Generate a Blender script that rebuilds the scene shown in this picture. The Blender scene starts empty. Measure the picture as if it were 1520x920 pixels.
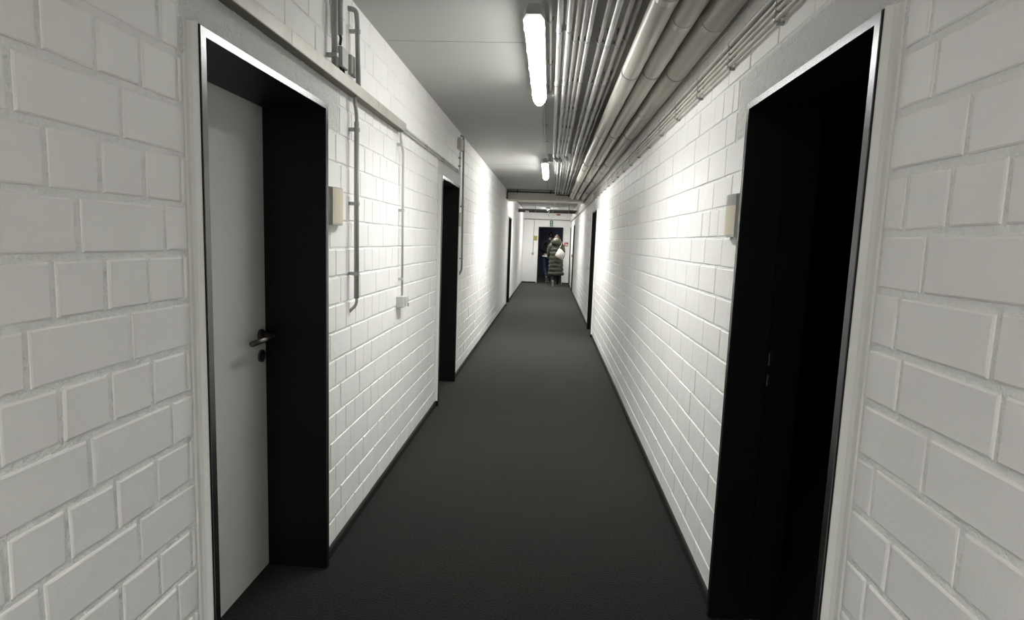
import bpy, bmesh, math, random
from mathutils import Vector, Matrix, Quaternion, noise
random.seed(7)
C = bpy.context.scene.collection
PI = math.pi

# ------------------------------------------------------------------ place (metres)
XL, XR, H, YE, YB = -0.949, 0.7216, 2.535, 20.65, -4.5
CAM_H = 1.4668
COURSE = 0.1251

# ------------------------------------------------------------------ materials
def mat(name, col, rough=0.5, metal=0.0, spec=0.5, bump=None, var=None, emit=None, strength=1.0):
    m = bpy.data.materials.new(name); m.use_nodes = True
    nt = m.node_tree; b = nt.nodes['Principled BSDF']
    b.inputs['Base Color'].default_value = (*col, 1)
    b.inputs['Roughness'].default_value = rough
    b.inputs['Metallic'].default_value = metal
    b.inputs['Specular IOR Level'].default_value = spec
    tc = nt.nodes.new('ShaderNodeTexCoord')
    if var:
        sc, col2, lo, hi = var
        n = nt.nodes.new('ShaderNodeTexNoise'); n.inputs['Scale'].default_value = sc; n.inputs['Detail'].default_value = 5
        r = nt.nodes.new('ShaderNodeValToRGB')
        r.color_ramp.elements[0].position = lo; r.color_ramp.elements[0].color = (*col2, 1)
        r.color_ramp.elements[1].position = hi; r.color_ramp.elements[1].color = (*col, 1)
        nt.links.new(tc.outputs['Object'], n.inputs['Vector']); nt.links.new(n.outputs['Fac'], r.inputs['Fac'])
        nt.links.new(r.outputs['Color'], b.inputs['Base Color'])
    if bump:
        prev = None
        for sc, st, dist in bump:
            n = nt.nodes.new('ShaderNodeTexNoise'); n.inputs['Scale'].default_value = sc; n.inputs['Detail'].default_value = 4
            bp = nt.nodes.new('ShaderNodeBump'); bp.inputs['Strength'].default_value = st; bp.inputs['Distance'].default_value = dist
            nt.links.new(tc.outputs['Object'], n.inputs['Vector']); nt.links.new(n.outputs['Fac'], bp.inputs['Height'])
            if prev: nt.links.new(prev.outputs['Normal'], bp.inputs['Normal'])
            prev = bp
        nt.links.new(prev.outputs['Normal'], b.inputs['Normal'])
    if emit:
        b.inputs['Emission Color'].default_value = (*emit, 1); b.inputs['Emission Strength'].default_value = strength
    return m

LENS, BOARD = 20.5, 9.5
M = {}
M['paint'] = mat('white_brick_paint', (.925, .912, .897), .5, bump=[(9, .25, .02), (90, .25, .004), (420, .22, .0012)], var=(3.1, (.90, .886, .872), .3, .65))
M['mortar'] = mat('painted_mortar', (.90, .895, .88), .6, bump=[(38, .9, .014), (200, .7, .004)])
M['stucco'] = mat('painted_rough_lintel', (.80, .79, .775), .65, bump=[(120, .9, .008), (320, .5, .003)])
M['plaster'] = mat('painted_plaster_strip', (.82, .815, .795), .55, bump=[(30, .3, .006), (200, .2, .002)])
M['ceiling'] = mat('ceiling_paint', (.53, .527, .51), .75, bump=[(160, .15, .002)], var=(1.3, (.49, .487, .47), .3, .7))
M['beam'] = mat('beam_paint', (.68, .655, .575), .6, bump=[(60, .3, .003)], var=(4, (.62, .60, .525), .35, .7))
M['base'] = mat('skirting_black', (.012, .012, .012), .5)
M['black'] = mat('door_lining_black', (.0055, .0055, .0055), .45, spec=.25, bump=[(300, .1, .001)])
M['silver'] = mat('frame_edge_steel', (.17, .17, .175), .26, 1.0, bump=[(60, .12, .002)])
M['leaf'] = mat('door_leaf_white', (.60, .61, .60), .42, spec=.4, bump=[(140, .06, .001)])
M['handle'] = mat('handle_dark_steel', (.16, .145, .13), .28, 1.0)
M['strike'] = mat('strike_steel', (.14, .14, .14), .35, 1.0)
M['galv'] = mat('conduit_grey', (.56, .555, .54), .36, .12, bump=[(25, .08, .002)], var=(6, (.44, .435, .42), .35, .7))
M['galv_b'] = mat('conduit_dull_grey', (.42, .405, .385), .42, .05, bump=[(25, .08, .002)], var=(6, (.35, .34, .32), .35, .7))
M['duct'] = mat('pipe_jacket_grey', (.52, .495, .445), .36, .06, bump=[(14, .08, .004)], var=(3, (.47, .445, .395), .35, .7))
M['pvc'] = mat('pvc_light_grey', (.56, .56, .54), .4)
M['pvc_dark'] = mat('pvc_mid_grey', (.33, .335, .32), .45)
M['tube'] = mat('conduit_beige', (.55, .53, .47), .4)
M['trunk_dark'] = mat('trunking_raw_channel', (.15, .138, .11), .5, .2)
M['trunk'] = mat('trunking_painted', (.56, .535, .485), .38, .25, bump=[(20, .15, .003)], var=(9, (.45, .43, .38), .3, .62))
M['box'] = mat('junction_box_grey', (.52, .515, .48), .45)
M['bundle'] = mat('far_conduit_dark', (.13, .13, .125), .75, spec=.2)
M['bundle_top'] = mat('far_conduit_grey', (.3, .295, .28), .7, spec=.25)
M['blackpipe'] = mat('pipe_black', (.012, .012, .012), .4)
M['clip'] = mat('clip_grey', (.38, .38, .37), .35, .5)
M['housing'] = mat('lamp_housing_grey', (.42, .425, .41), .5)
M['alu'] = mat('sign_aluminium', (.50, .49, .48), .35, .8)
M['cream'] = mat('paper_cream', (.66, .61, .48), .5)
M['signgrey'] = mat('sign_grey_header', (.36, .355, .35), .4)
M['brass'] = mat('sign_olive_yellow', (.36, .30, .07), .45)
M['green'] = mat('sign_green', (.02, .17, .075), .4)
M['white'] = mat('sign_white', (.82, .82, .8), .4)
M['red'] = mat('sign_red', (.42, .025, .03), .4)
M['palered'] = mat('cord_pale_red', (.55, .38, .34), .5)
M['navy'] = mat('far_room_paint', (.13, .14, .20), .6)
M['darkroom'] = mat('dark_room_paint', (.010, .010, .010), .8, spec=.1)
M['skin'] = mat('skin', (.50, .30, .22), .5)
M['hair_brown'] = mat('hair_brown', (.09, .055, .03), .6, bump=[(90, .4, .006)])
M['hair_dark'] = mat('hair_dark', (.012, .010, .009), .6, bump=[(90, .4, .006)])
M['coat'] = mat('coat_olive', (.050, .055, .032), .45, bump=[(30, .35, .012)], var=(8, (.036, .04, .024), .35, .65))
M['fur'] = mat('hood_lining_pale', (.22, .215, .13), .8, bump=[(150, .8, .01)])
M['knit'] = mat('sweater_black', (.008, .008, .009), .8, bump=[(60, .3, .006)])
M['jeans'] = mat('jeans_blue', (.016, .024, .052), .75, bump=[(40, .3, .008)], var=(12, (.010, .016, .036), .35, .65))
M['shirt'] = mat('shirt_white', (.7, .7, .68), .7)
M['trousers'] = mat('trousers_black', (.008, .008, .008), .8)
M['shoe'] = mat('shoe_dark', (.02, .018, .018), .5)
M['sole'] = mat('shoe_sole_pale', (.55, .48, .45), .6)
M['sole_dark'] = mat('shoe_sole_grey', (.16, .15, .145), .6)
M['bag'] = mat('bag_cream_white', (.72, .66, .60), .5, bump=[(40, .2, .006)])

def carpet():
    m = bpy.data.materials.new('charcoal_carpet'); m.use_nodes = True
    nt = m.node_tree; b = nt.nodes['Principled BSDF']; b.inputs['Roughness'].default_value = .95; b.inputs['Specular IOR Level'].default_value = .12
    b.inputs['Sheen Weight'].default_value = .36; b.inputs['Sheen Roughness'].default_value = .36; b.inputs['Sheen Tint'].default_value = (.9, .9, .84, 1)
    tc = nt.nodes.new('ShaderNodeTexCoord')
    n = nt.nodes.new('ShaderNodeTexNoise'); n.inputs['Scale'].default_value = 130; n.inputs['Detail'].default_value = 3
    n2 = nt.nodes.new('ShaderNodeTexNoise'); n2.inputs['Scale'].default_value = 1.6; n2.inputs['Detail'].default_value = 6
    r = nt.nodes.new('ShaderNodeValToRGB'); r.color_ramp.elements[0].position = .32; r.color_ramp.elements[0].color = (.003, .003, .0035, 1)
    r.color_ramp.elements[1].position = .72; r.color_ramp.elements[1].color = (.022, .022, .0215, 1)
    r2 = nt.nodes.new('ShaderNodeValToRGB'); r2.color_ramp.elements[0].position = .3; r2.color_ramp.elements[0].color = (.78, .78, .8, 1)
    r2.color_ramp.elements[1].position = .75; r2.color_ramp.elements[1].color = (1.12, 1.1, 1.02, 1)
    mx = nt.nodes.new('ShaderNodeMix'); mx.data_type = 'RGBA'; mx.blend_type = 'MULTIPLY'; mx.inputs[0].default_value = 1
    bp = nt.nodes.new('ShaderNodeBump'); bp.inputs['Strength'].default_value = .6; bp.inputs['Distance'].default_value = .004
    nt.links.new(tc.outputs['Object'], n.inputs['Vector']); nt.links.new(tc.outputs['Object'], n2.inputs['Vector'])
    nt.links.new(n.outputs['Fac'], r.inputs['Fac']); nt.links.new(n2.outputs['Fac'], r2.inputs['Fac'])
    nt.links.new(r.outputs['Color'], mx.inputs[6]); nt.links.new(r2.outputs['Color'], mx.inputs[7])
    nt.links.new(mx.outputs[2], b.inputs['Base Color']); nt.links.new(n.outputs['Fac'], bp.inputs['Height']); nt.links.new(bp.outputs['Normal'], b.inputs['Normal'])
    return m
M['carpet'] = carpet()

# ------------------------------------------------------------------ mesh helpers (world coordinates)
WLOC = {}
def empty(name, loc):
    o = bpy.data.objects.new(name, None); C.objects.link(o); o.location = loc; o.empty_display_size = .1
    WLOC[o.name] = Vector(loc); return o
def tag(o, label=None, cat=None, group=None, kind=None):
    if label: o['label'] = label
    if cat: o['category'] = cat
    if group: o['group'] = group
    if kind: o['kind'] = kind
    return o

class MB:
    def __init__(s): s.v = []; s.f = []; s.mi = []; s.sm = []; s.cur = 0
    def add(s, vs, fs, smooth=False):
        n = len(s.v); s.v += [Vector(p) for p in vs]
        for f in fs: s.f.append([i + n for i in f]); s.mi.append(s.cur); s.sm.append(smooth)
        return s
    def box(s, x0, x1, y0, y1, z0, z1, bev=0.0):
        x0, x1 = min(x0, x1), max(x0, x1); y0, y1 = min(y0, y1), max(y0, y1); z0, z1 = min(z0, z1), max(z0, z1)
        if bev <= 0:
            vs = [(x, y, z) for x in (x0, x1) for y in (y0, y1) for z in (z0, z1)]
            fs = [(0, 1, 3, 2), (4, 6, 7, 5), (0, 4, 5, 1), (2, 3, 7, 6), (0, 2, 6, 4), (1, 5, 7, 3)]
            return s.add(vs, fs)
        bm = bmesh.new(); bmesh.ops.create_cube(bm, size=1)
        for v in bm.verts: v.co = Vector(((x0 + x1) / 2 + v.co.x * (x1 - x0), (y0 + y1) / 2 + v.co.y * (y1 - y0), (z0 + z1) / 2 + v.co.z * (z1 - z0)))
        bmesh.ops.bevel(bm, geom=list(bm.edges), offset=bev, segments=2, affect='EDGES', profile=.5)
        return s.bm(bm)
    def bm(s, bm, smooth=False):
        bm.verts.index_update()
        s.add([v.co.copy() for v in bm.verts], [[v.index for v in f.verts] for f in bm.faces], smooth); bm.free(); return s
    def loft(s, pts, radii, n=12, caps=True, up=None, power=2.0):
        """rings along pts; radii: float or (ra, rb) per point"""
        P = [Vector(p) for p in pts]; k = len(P)
        if not isinstance(radii, (list,)): radii = [radii] * k
        T = []
        for i in range(k):
            d = (P[min(i + 1, k - 1)] - P[max(i - 1, 0)])
            if d.length < 1e-9: d = Vector((0, 0, 1))
            T.append(d.normalized())
        ref = Vector(up) if up else (Vector((0, 0, 1)) if abs(T[0].z) < .9 else Vector((1, 0, 0)))
        u = (ref - T[0] * ref.dot(T[0])).normalized(); vs = []
        for i in range(k):
            if i: u = T[i - 1].rotation_difference(T[i]) @ u
            u = (u - T[i] * u.dot(T[i])).normalized(); w = T[i].cross(u)
            r = radii[i]; ra, rb = r if isinstance(r, tuple) else (r, r)
            for j in range(n):
                a = 2 * PI * j / n; ca, sa = math.cos(a), math.sin(a)
                if power != 2.0:
                    ca = math.copysign(abs(ca) ** (2 / power), ca); sa = math.copysign(abs(sa) ** (2 / power), sa)
                vs.append(P[i] + u * ca * ra + w * sa * rb)
        fs = [(i * n + j, i * n + (j + 1) % n, (i + 1) * n + (j + 1) % n, (i + 1) * n + j) for i in range(k - 1) for j in range(n)]
        if caps: fs += [tuple(range(n))[::-1], tuple((k - 1) * n + j for j in range(n))]
        return s.add(vs, fs, True)
    def tube(s, pts, r, n=14, caps=True): return s.loft(pts, r, n, caps)
    def ring(s, c, axis, r0, r1, w, n=20):
        """short collar: outer r1, inner r0, width w along axis"""
        c = Vector(c); A = Vector(axis).normalized(); ref = Vector((0, 0, 1)) if abs(A.z) < .9 else Vector((1, 0, 0))
        u = (ref - A * ref.dot(A)).normalized(); v = A.cross(u); vs = []
        for r, t in ((r0, -w / 2), (r1, -w / 2), (r1, w / 2), (r0, w / 2)):
            for j in range(n):
                a = 2 * PI * j / n; vs.append(c + A * t + (u * math.cos(a) + v * math.sin(a)) * r)
        fs = [(k * n + j, k * n + (j + 1) % n, ((k + 1) % 4) * n + (j + 1) % n, ((k + 1) % 4) * n + j) for k in range(4) for j in range(n)]
        return s.add(vs, fs, False)
    def ell(s, c, r, rot=None, seg=20, rings=12):
        bm = bmesh.new(); bmesh.ops.create_uvsphere(bm, u_segments=seg, v_segments=rings, radius=1)
        R = rot or Matrix.Identity(3)
        for v in bm.verts: v.co = Vector(c) + R @ Vector((v.co.x * r[0], v.co.y * r[1], v.co.z * r[2]))
        return s.bm(bm, True)
    def prism(s, outline, axis, t0, t1, smooth=False):
        """outline: 2-D points; axis 'x','y','z' = extrusion axis"""
        def p(a, b, t): return {'x': (t, a, b), 'y': (a, t, b), 'z': (a, b, t)}[axis]
        n = len(outline); vs = [p(a, b, t0) for a, b in outline] + [p(a, b, t1) for a, b in outline]
        fs = [tuple(range(n)), tuple(range(n, 2 * n))[::-1]] + [(j, (j + 1) % n, n + (j + 1) % n, n + j) for j in range(n)]
        return s.add(vs, fs, smooth)
    def build(s, name, mats, parent=None, fix=True, subsurf=0):
        me = bpy.data.meshes.new(name)
        off = WLOC[parent.name] if parent else Vector((0, 0, 0))
        me.from_pydata([tuple(v - off) for v in s.v], [], s.f)
        if not isinstance(mats, (list, tuple)): mats = [mats]
        for m in mats: me.materials.append(m)
        me.polygons.foreach_set('material_index', s.mi); me.polygons.foreach_set('use_smooth', s.sm); me.update()
        if fix:
            bm = bmesh.new(); bm.from_mesh(me); bmesh.ops.recalc_face_normals(bm, faces=bm.faces); bm.to_mesh(me); bm.free()
        o = bpy.data.objects.new(name, me); C.objects.link(o)
        if parent: o.parent = parent
        WLOC[o.name] = off.copy()
        if subsurf:
            md = o.modifiers.new('smooth', 'SUBSURF'); md.levels = subsurf; md.render_levels = subsurf
        return o

def bend(pts, r=.03, n=5):
    """round the corners of a polyline"""
    P = [Vector(p) for p in pts]; out = [P[0]]
    for i in range(1, len(P) - 1):
        a = (P[i - 1] - P[i]); b = (P[i + 1] - P[i]); rr = min(r, a.length * .45, b.length * .45)
        a = P[i] + a.normalized() * rr; b = P[i] + b.normalized() * rr
        for k in range(n + 1):
            t = k / n; out.append(a * (1 - t) ** 2 + P[i] * 2 * t * (1 - t) + b * t * t)
    out.append(P[-1]); return out

# ------------------------------------------------------------------ doors: (side, y0, y1)
DOORS = [('L', 1.508, 2.381), ('L', 4.91, 5.845), ('L', 12.90, 13.78),
         ('R', 1.366, 2.232), ('R', 9.07, 9.96), ('R', 16.9, 17.68), ('R', 19.62, 20.42)]
DTOP = 1.992
STRIP = .042
# ------------------------------------------------------------------ shell
def FIL(d0, near):
    return [(d0 + .002, 0), (d0 - near, 0), (d0 - near, .0015), (d0 - near * .6, .0035), (d0 - near * .3, .010), (d0 - .0025, .0235), (d0 + .002, .0245)]
def FILF(m): return [(j, (j + 1) % m, m + (j + 1) % m, m + j) for j in range(m)] + [tuple(range(m)), tuple(range(m, 2 * m))]
def rnd(a): return random.uniform(-a, a)
def brick_wall(name, side, label):
    xs, sg = (XL, 1) if side == 'L' else (XR, -1)
    zof = .0268 if side == 'L' else .010
    doors = [d for d in DOORS if d[0] == side]
    mb = MB()
    # core with openings, face recessed to the mortar plane
    mb.cur = 1; rec = .0042; xa, xb = xs - sg * rec, xs - sg * .235
    y = YB - .2
    for _, d0, d1 in doors:
        mb.box(xa, xb, y, d0, 0, H); mb.box(xa, xb, d0, d1, DTOP, H); y = d1
    mb.box(xa, xb, y, YE + .24, 0, H)
    # plaster strips beside the frames and rough lintels above them
    zones = []
    for k, (_, d0, d1) in enumerate(doors):
        near = (.024 if side == 'L' else .032) if k < 1 else .042
        mb.cur = 3
        fz = DTOP + .004
        mb.prism([(d0, 0), (d0 - near, 0), (d0 - near, .0015), (d0 - near * .55, .004), (d0 - near * .18, .014), (d0 - .0012, .0245), (d0, .0245)], 'z', .05, fz) if False else mb.add(
            [(xs + sg * (h if h > 0 else -.02), yy, z) for z in (.05, fz) for yy, h in FIL(d0, near)], FILF(7))
        zones.append((d0 - near - .002, d1 + .006, -1, DTOP - .001))
        mb.cur = 2
        l0, l1 = d0 - .035, d1 + .20
        zl0, zl1 = zof + COURSE * 15, zof + COURSE * 17
        if k == 0:
            st = .0085; ny = int((l1 - l0) / st); nz = int((zl1 - zl0) / st); vs = []; fs = []
            for j in range(nz + 1):
                for i in range(ny + 1):
                    yy = l0 + (l1 - l0) * i / ny; zz = zl0 + .004 + (zl1 - zl0 - .008) * j / nz
                    e = (noise.noise(Vector((yy * 60, zz * 75, 3.1))) * .0050 + noise.noise(Vector((yy * 140, zz * 150, 8.1))) * .0042)
                    edge = .006 if i in (0, ny) or j in (0, nz) else 0
                    vs.append((xs + sg * (e - edge), yy, zz))
            for j in range(nz):
                for i in range(ny):
                    yy = l0 + (l1 - l0) * (i + .5) / ny; zz = zl0 + (zl1 - zl0) * (j + .5) / nz
                    if d0 - .004 < yy < d1 + .004 and zz < DTOP: continue
                    a = j * (ny + 1) + i; fs.append((a, a + 1, a + ny + 2, a + ny + 1))
            mb.add(vs, fs, True)
        else:
            mb.box(xs - sg * .01, xs, l0, l1, max(zl0, DTOP), zl1, .003)
        zones.append((l0 - .006, l1 + .006, zl0, zl1))
    mb.cur = 0
    rows = int((H - zof) / COURSE) + 1
    for r in range(-1, rows):
        z0, z1 = zof + COURSE * r + .0045, zof + COURSE * (r + 1) - .0045
        z0 = max(z0, 0.0); z1 = min(z1, H)
        if z1 - z0 < .02: continue
        zc = (z0 + z1) / 2
        cuts = [(a, b) for a, b, c, d in zones if c < zc < d]
        ys = YB
        segs = []; last = YB
        if side == 'L':
            L = .1334 if r % 2 == 0 else .2668
            ph = 1.323 if r % 2 == 0 else (1.39 if r % 4 == 3 else 1.2565)
        else:
            L = .2668; ph = [2.84, 2.774, 2.857, 2.70, 2.808][r % 5]
        k = math.floor((YB - ph) / L)
        y = ph + k * L
        while y < YE:
            y0, y1 = y, y + L
            y += L
            if side == 'L' and y0 > 2.38: y0 += .016; y1 += .016
            if side == 'R' and r % 6 == 1 and y0 > 4: 
                parts = [(y0, y0 + L / 2), (y0 + L / 2, y1)]
            elif random.random() < .05 and L > .2: parts = [(y0, y0 + L / 2), (y0 + L / 2, y1)]
            else: parts = [(y0, y1)]
            for a, b in parts:
                a, b = max(a, YB), min(b, YE)
                pieces = [(a, b)]
                for c0, c1 in cuts:
                    nxt = []
                    for p, q in pieces:
                        if q <= c0 or p >= c1: nxt.append((p, q)); continue
                        if p < c0: nxt.append((p, c0))
                        if q > c1: nxt.append((c1, q))
                    pieces = nxt
                for p, q in pieces:
                    nj = .0066 if q < 1.62 else .0033
                    p += nj; q -= nj
                    if q - p < .012: continue
                    o = rnd(.0012); bv = .0050 if q < 1.62 else .0034
                    j = [(rnd(.0016), rnd(.0016)) for _ in range(4)]
                    ze = .0030 if q < 1.62 else 0
                    za, zb = z0 + ze, z1 - ze
                    cs = [(p, za), (q, za), (q, zb), (p, zb)]
                    inn = [(p + bv, za + bv), (q - bv, za + bv), (q - bv, zb - bv), (p + bv, zb - bv)]
                    mid = [(p + bv * .3, za + bv * .3), (q - bv * .3, za + bv * .3), (q - bv * .3, zb - bv * .3), (p + bv * .3, zb - bv * .3)]
                    vs = [(xs - sg * (rec + .001), cs[i][0] + j[i][0], cs[i][1] + j[i][1]) for i in range(4)]
                    vs += [(xs - sg * (.0018 - o * .5), mid[i][0] + j[i][0], mid[i][1] + j[i][1]) for i in range(4)]
                    tl = rnd(.0005)
                    vs += [(xs + sg * (o + (tl if i in (0, 3) else -tl)), inn[i][0] + j[i][0], inn[i][1] + j[i][1]) for i in range(4)]
                    fs = [(8, 9, 10, 11)]
                    for b0 in (0, 4):
                        fs += [(b0 + i, b0 + (i + 1) % 4, b0 + 4 + (i + 1) % 4, b0 + 4 + i) for i in range(4)]
                    mb.add(vs, fs)
    o = mb.build(name, [M['paint'], M['mortar'], M['stucco'], M['plaster']])
    return tag(o, label, 'wall', kind='structure')
brick_wall('wall_left', 'L', 'white painted brick wall with the white door leaf and cable trunking')
brick_wall('wall_right', 'R', 'white painted brick wall below the row of ceiling pipes')

# floor, ceiling
fl = MB().box(-1.5, 3.4, YB - .2, 25.4, -.12, 0.0).build('floor', M['carpet'])
tag(fl, 'charcoal carpet running the whole length of the corridor', 'floor', kind='structure')
cb = MB(); joints = [-1.8, 3.295, 8.39, 13.49, 18.58]
y = YB - .2
for j in joints + [YE]:
    cb.box(XL - .235, XR + .235, y, j - .005, H, H + .2); y = j + .005
cb.box(XL - .235, XR + .235, YB - .2, YE, H + .012, H + .2)
tag(cb.build('ceiling', M['ceiling']), 'pale grey concrete ceiling with straight slab joints', 'ceiling', kind='structure')
# back wall behind the viewpoint
tag(MB().box(XL, XR, YB - .2, YB, 0, H).build('wall_back', M['paint']), 'plain white wall closing the corridor behind the viewpoint', 'wall', kind='structure')

# end wall with doorway (bricks too)
EX0, EX1, ETOP = -.415, .447, 1.985
def end_wall():
    mb = MB(); mb.cur = 1
    mb.box(XL - .1, EX0, YE + .004, YE + .2, 0, H); mb.box(EX1, XR + .1, YE + .004, YE + .2, 0, H); mb.box(EX0, EX1, YE + .004, YE + .2, ETOP, H)
    mb.cur = 0
    for r in range(-1, 21):
        z0, z1 = max(.0268 + COURSE * r + .005, 0), min(.0268 + COURSE * (r + 1) - .005, H)
        if z1 - z0 < .02: continue
        x = XL - (.13 if r % 2 else 0)
        while x < XR:
            for p, q in [(max(x, XL), min(x + .25, XR))]:
                segs = [(p, q)]
                if z0 < ETOP:
                    segs = [s for s in ((p, min(q, EX0)), (max(p, EX1), q)) if s[1] - s[0] > .015]
                for a, b in segs:
                    if b - a < .02: continue
                    zz1 = z1
                    mb.box(a + .004, b - .004, YE - .0008 + rnd(.0008), YE + .006, max(z0, ETOP + .003) if (z0 < ETOP < z1 and a > EX0 - .01 and b < EX1 + .01) else z0, zz1)
            x += .25
    return mb.build('wall_end', [M['paint'], M['mortar']])
tag(end_wall(), 'white brick wall closing the corridor, holding the far doorway', 'wall', kind='structure')
# far dark room
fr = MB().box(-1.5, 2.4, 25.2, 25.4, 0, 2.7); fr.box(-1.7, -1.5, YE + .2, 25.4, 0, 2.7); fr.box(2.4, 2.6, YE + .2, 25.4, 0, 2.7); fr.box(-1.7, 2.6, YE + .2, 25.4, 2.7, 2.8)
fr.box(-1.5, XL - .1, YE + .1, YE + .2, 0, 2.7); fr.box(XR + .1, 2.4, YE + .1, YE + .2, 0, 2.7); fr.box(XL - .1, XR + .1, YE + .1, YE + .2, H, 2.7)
tag(fr.build('wall_far_room', M['navy']), 'dark blue walls of the dimly lit room beyond the far doorway', 'wall', kind='structure')
ld = bpy.data.lights.new('far_room_fill', 'AREA'); ld.size = .6; ld.energy = 6.0; ld.color = (.9, .93, 1)  # added dim fill without a fixture, lifts the far room walls
lo = bpy.data.objects.new('far_room_fill', ld); C.objects.link(lo); lo.location = (1.5, 23.6, 2.66)
# dark room behind the open right door
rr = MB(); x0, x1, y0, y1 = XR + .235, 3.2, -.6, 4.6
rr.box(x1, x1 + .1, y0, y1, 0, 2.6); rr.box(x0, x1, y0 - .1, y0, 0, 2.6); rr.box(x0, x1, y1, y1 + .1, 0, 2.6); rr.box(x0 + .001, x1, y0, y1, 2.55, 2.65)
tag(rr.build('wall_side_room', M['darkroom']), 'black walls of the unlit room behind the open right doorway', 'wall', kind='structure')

# beam across the corridor
bm_ = MB().box(XL, XR, 12.33, 12.88, 2.318, H, .006)
tag(bm_.build('trim_1', M['beam']), 'beige painted beam crossing under the ceiling above the pipes', 'beam', kind='structure')

# baseboards
def baseboard(name, side, label):
    xs, sg = (XL, 1) if side == 'L' else (XR, -1); mb = MB(); y = YB
    ds = [d for d in DOORS if d[0] == side]
    def prof(ya, yb):
        mb.prism([(xs, 0), (xs + sg * .012, 0), (xs + sg * .012, .038), (xs + sg * .008, .046), (xs, .046)], 'y', ya, yb)
    for _, d0, d1 in ds:
        prof(y, d0 - .002); y = d1 + .002
    prof(y, YE)
    tag(mb.build(name, M['base']), label, 'baseboard', kind='structure')
baseboard('baseboard_left', 'L', 'low black skirting along the foot of the left brick wall')
baseboard('baseboard_right', 'R', 'low black skirting along the foot of the right brick wall')
mb = MB().box(XL + .012, EX0 - .03, YE - .012, YE, 0, .046, .003).box(EX1 + .03, XR - .012, YE - .012, YE, 0, .046, .003)
tag(mb.build('baseboard_end', M['base']), 'low black skirting either side of the far doorway', 'baseboard', kind='structure')

# ------------------------------------------------------------------ door sets
DLAB = ['black lined doorway with a white leaf, below the long cable trunking',
        'black lined doorway beside the tall conduit on the left wall',
        'narrow black doorway just past the crossing beam, left wall',
        'wide black doorway standing open to an unlit room, steel edged frame',
        'black doorway in the right wall ahead of the crossing beam',
        'black doorway in the right wall past the beam',
        'last black doorway of the right wall, by the red fire sign']
FW, PR = .026, .0276
def door(k, side, y0, y1):
    xs, sg = (XL, 1) if side == 'L' else (XR, -1)
    t = empty('door_%d' % (k + 1), (xs, (y0 + y1) / 2, 0)); tag(t, DLAB[k], 'door', kind='structure')
    xf = xs + sg * PR                     # corridor-side face
    deep = xs - sg * .236 if side == 'L' else xs - sg * .115
    lin = MB()
    lin.box(xf - sg * .002, deep, y0, y0 + FW, 0, DTOP, .0015); lin.box(xf - sg * .002, deep, y1 - FW, y1, 0, DTOP, .0015)
    lin.box(xf - sg * .002, deep, y0 + FW, y1 - FW, DTOP - FW, DTOP, .0015)
    if side == 'R':                       # rebate beyond the lining
        lin.box(deep, xs - sg * .24, y0 - .0, y0 + FW - .012, 0, DTOP); lin.box(deep, xs - sg * .24, y1 - FW + .012, y1, 0, DTOP); lin.box(deep, xs - sg * .24, y0, y1, DTOP - FW + .012, DTOP)
    lin.build('frame_lining', M['black'], t)
    ed = MB(); e0 = xf + sg * .0015; e1 = xf - sg * .0015; g = .003
    # mitred front strip, near upright, head, far upright
    for sgn, ya, yb in ((1, y0 + g, y0 + FW), (-1, y1 - g, y1 - FW)):
        ed.prism([(ya, 0.0), (yb, 0.0), (yb, DTOP - FW), (ya, DTOP - g)], 'x', e1, e0)
    ed.prism([(y0 + g, DTOP - g), (y0 + FW, DTOP - FW), (y1 - FW, DTOP - FW), (y1 - g, DTOP - g)], 'x', e1, e0)
    o = ed.build('frame_edge', M['silver'], t); o['label'] = 'bright steel front edge of the frame'
    if k == 3:                            # open: strike plate in the far rebate
        sp = MB().box(.8395, .8525, y1 - FW - .001, y1 - FW + .012, 1.033, 1.083, .002); sp.box(.8395, .8525, y1 - FW - .001, y1 - FW + .012, .954, 1.0, .002)
        sp.box(.8375, .8388, y1 - FW - .0005, y1 - FW + .004, 0, DTOP - FW)
        sp.build('strike_plate', M['strike'], t)
        return
    lx0, lx1 = (xs - sg * .236, xs - sg * .276)
    if side == 'R': lx0, lx1 = (xs - sg * .116, xs - sg * .156)
    leaf = MB().box(lx0, lx1, y0 + FW * .4 if side == 'L' else y0 + .016, y1 - FW * .4 if side == 'L' else y1 - .016, .006, DTOP - .012, .002).build('door_leaf', M['leaf'] if side == 'L' else M['black'], t)
    if side == 'L':
        leaf['label'] = 'white door leaf'
        yh = y1 - .068; zh = 1.04; xh = lx0
        rs = MB().ring((xh + .004, yh, zh), (1, 0, 0), .001, .026, .008, 28); rs.ring((xh + .0085, yh, zh), (1, 0, 0), .001, .022, .003, 28)
        rs.build('handle_rose', M['handle'], leaf)
        hd = MB().loft(bend([(xh + .004, yh, zh), (xh + .058, yh, zh - .002), (xh + .060, yh - .182, zh - .004)], .022, 8), .0112, 16)
        hd.build('door_handle', M['handle'], leaf)
        kr = MB().ring((xh + .004, yh, zh - .088), (1, 0, 0), .001, .026, .008, 28); kr.ring((xh + .009, yh, zh - .088), (1, 0, 0), .004, .0085, .004, 20)
        kr.box(xh + .006, xh + .0105, yh - .004, yh + .004, zh - .109, zh - .09)
        kr.build('keyhole_rose', M['handle'], leaf)
for k, (s, a, b) in enumerate(DOORS): door(k, s, a, b)
t = empty('door_8', ((EX0 + EX1) / 2, YE, 0)); tag(t, 'open doorway in the end wall with two people walking through', 'door', kind='structure')
lin = MB(); F = .025
lin.box(EX0, EX0 + F, YE - .02, YE + .21, 0, ETOP, .002); lin.box(EX1 - F, EX1, YE - .02, YE + .21, 0, ETOP, .002); lin.box(EX0 + F, EX1 - F, YE - .02, YE + .21, ETOP - F, ETOP, .002)
lin.build('frame_lining', M['base'], t)

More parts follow.
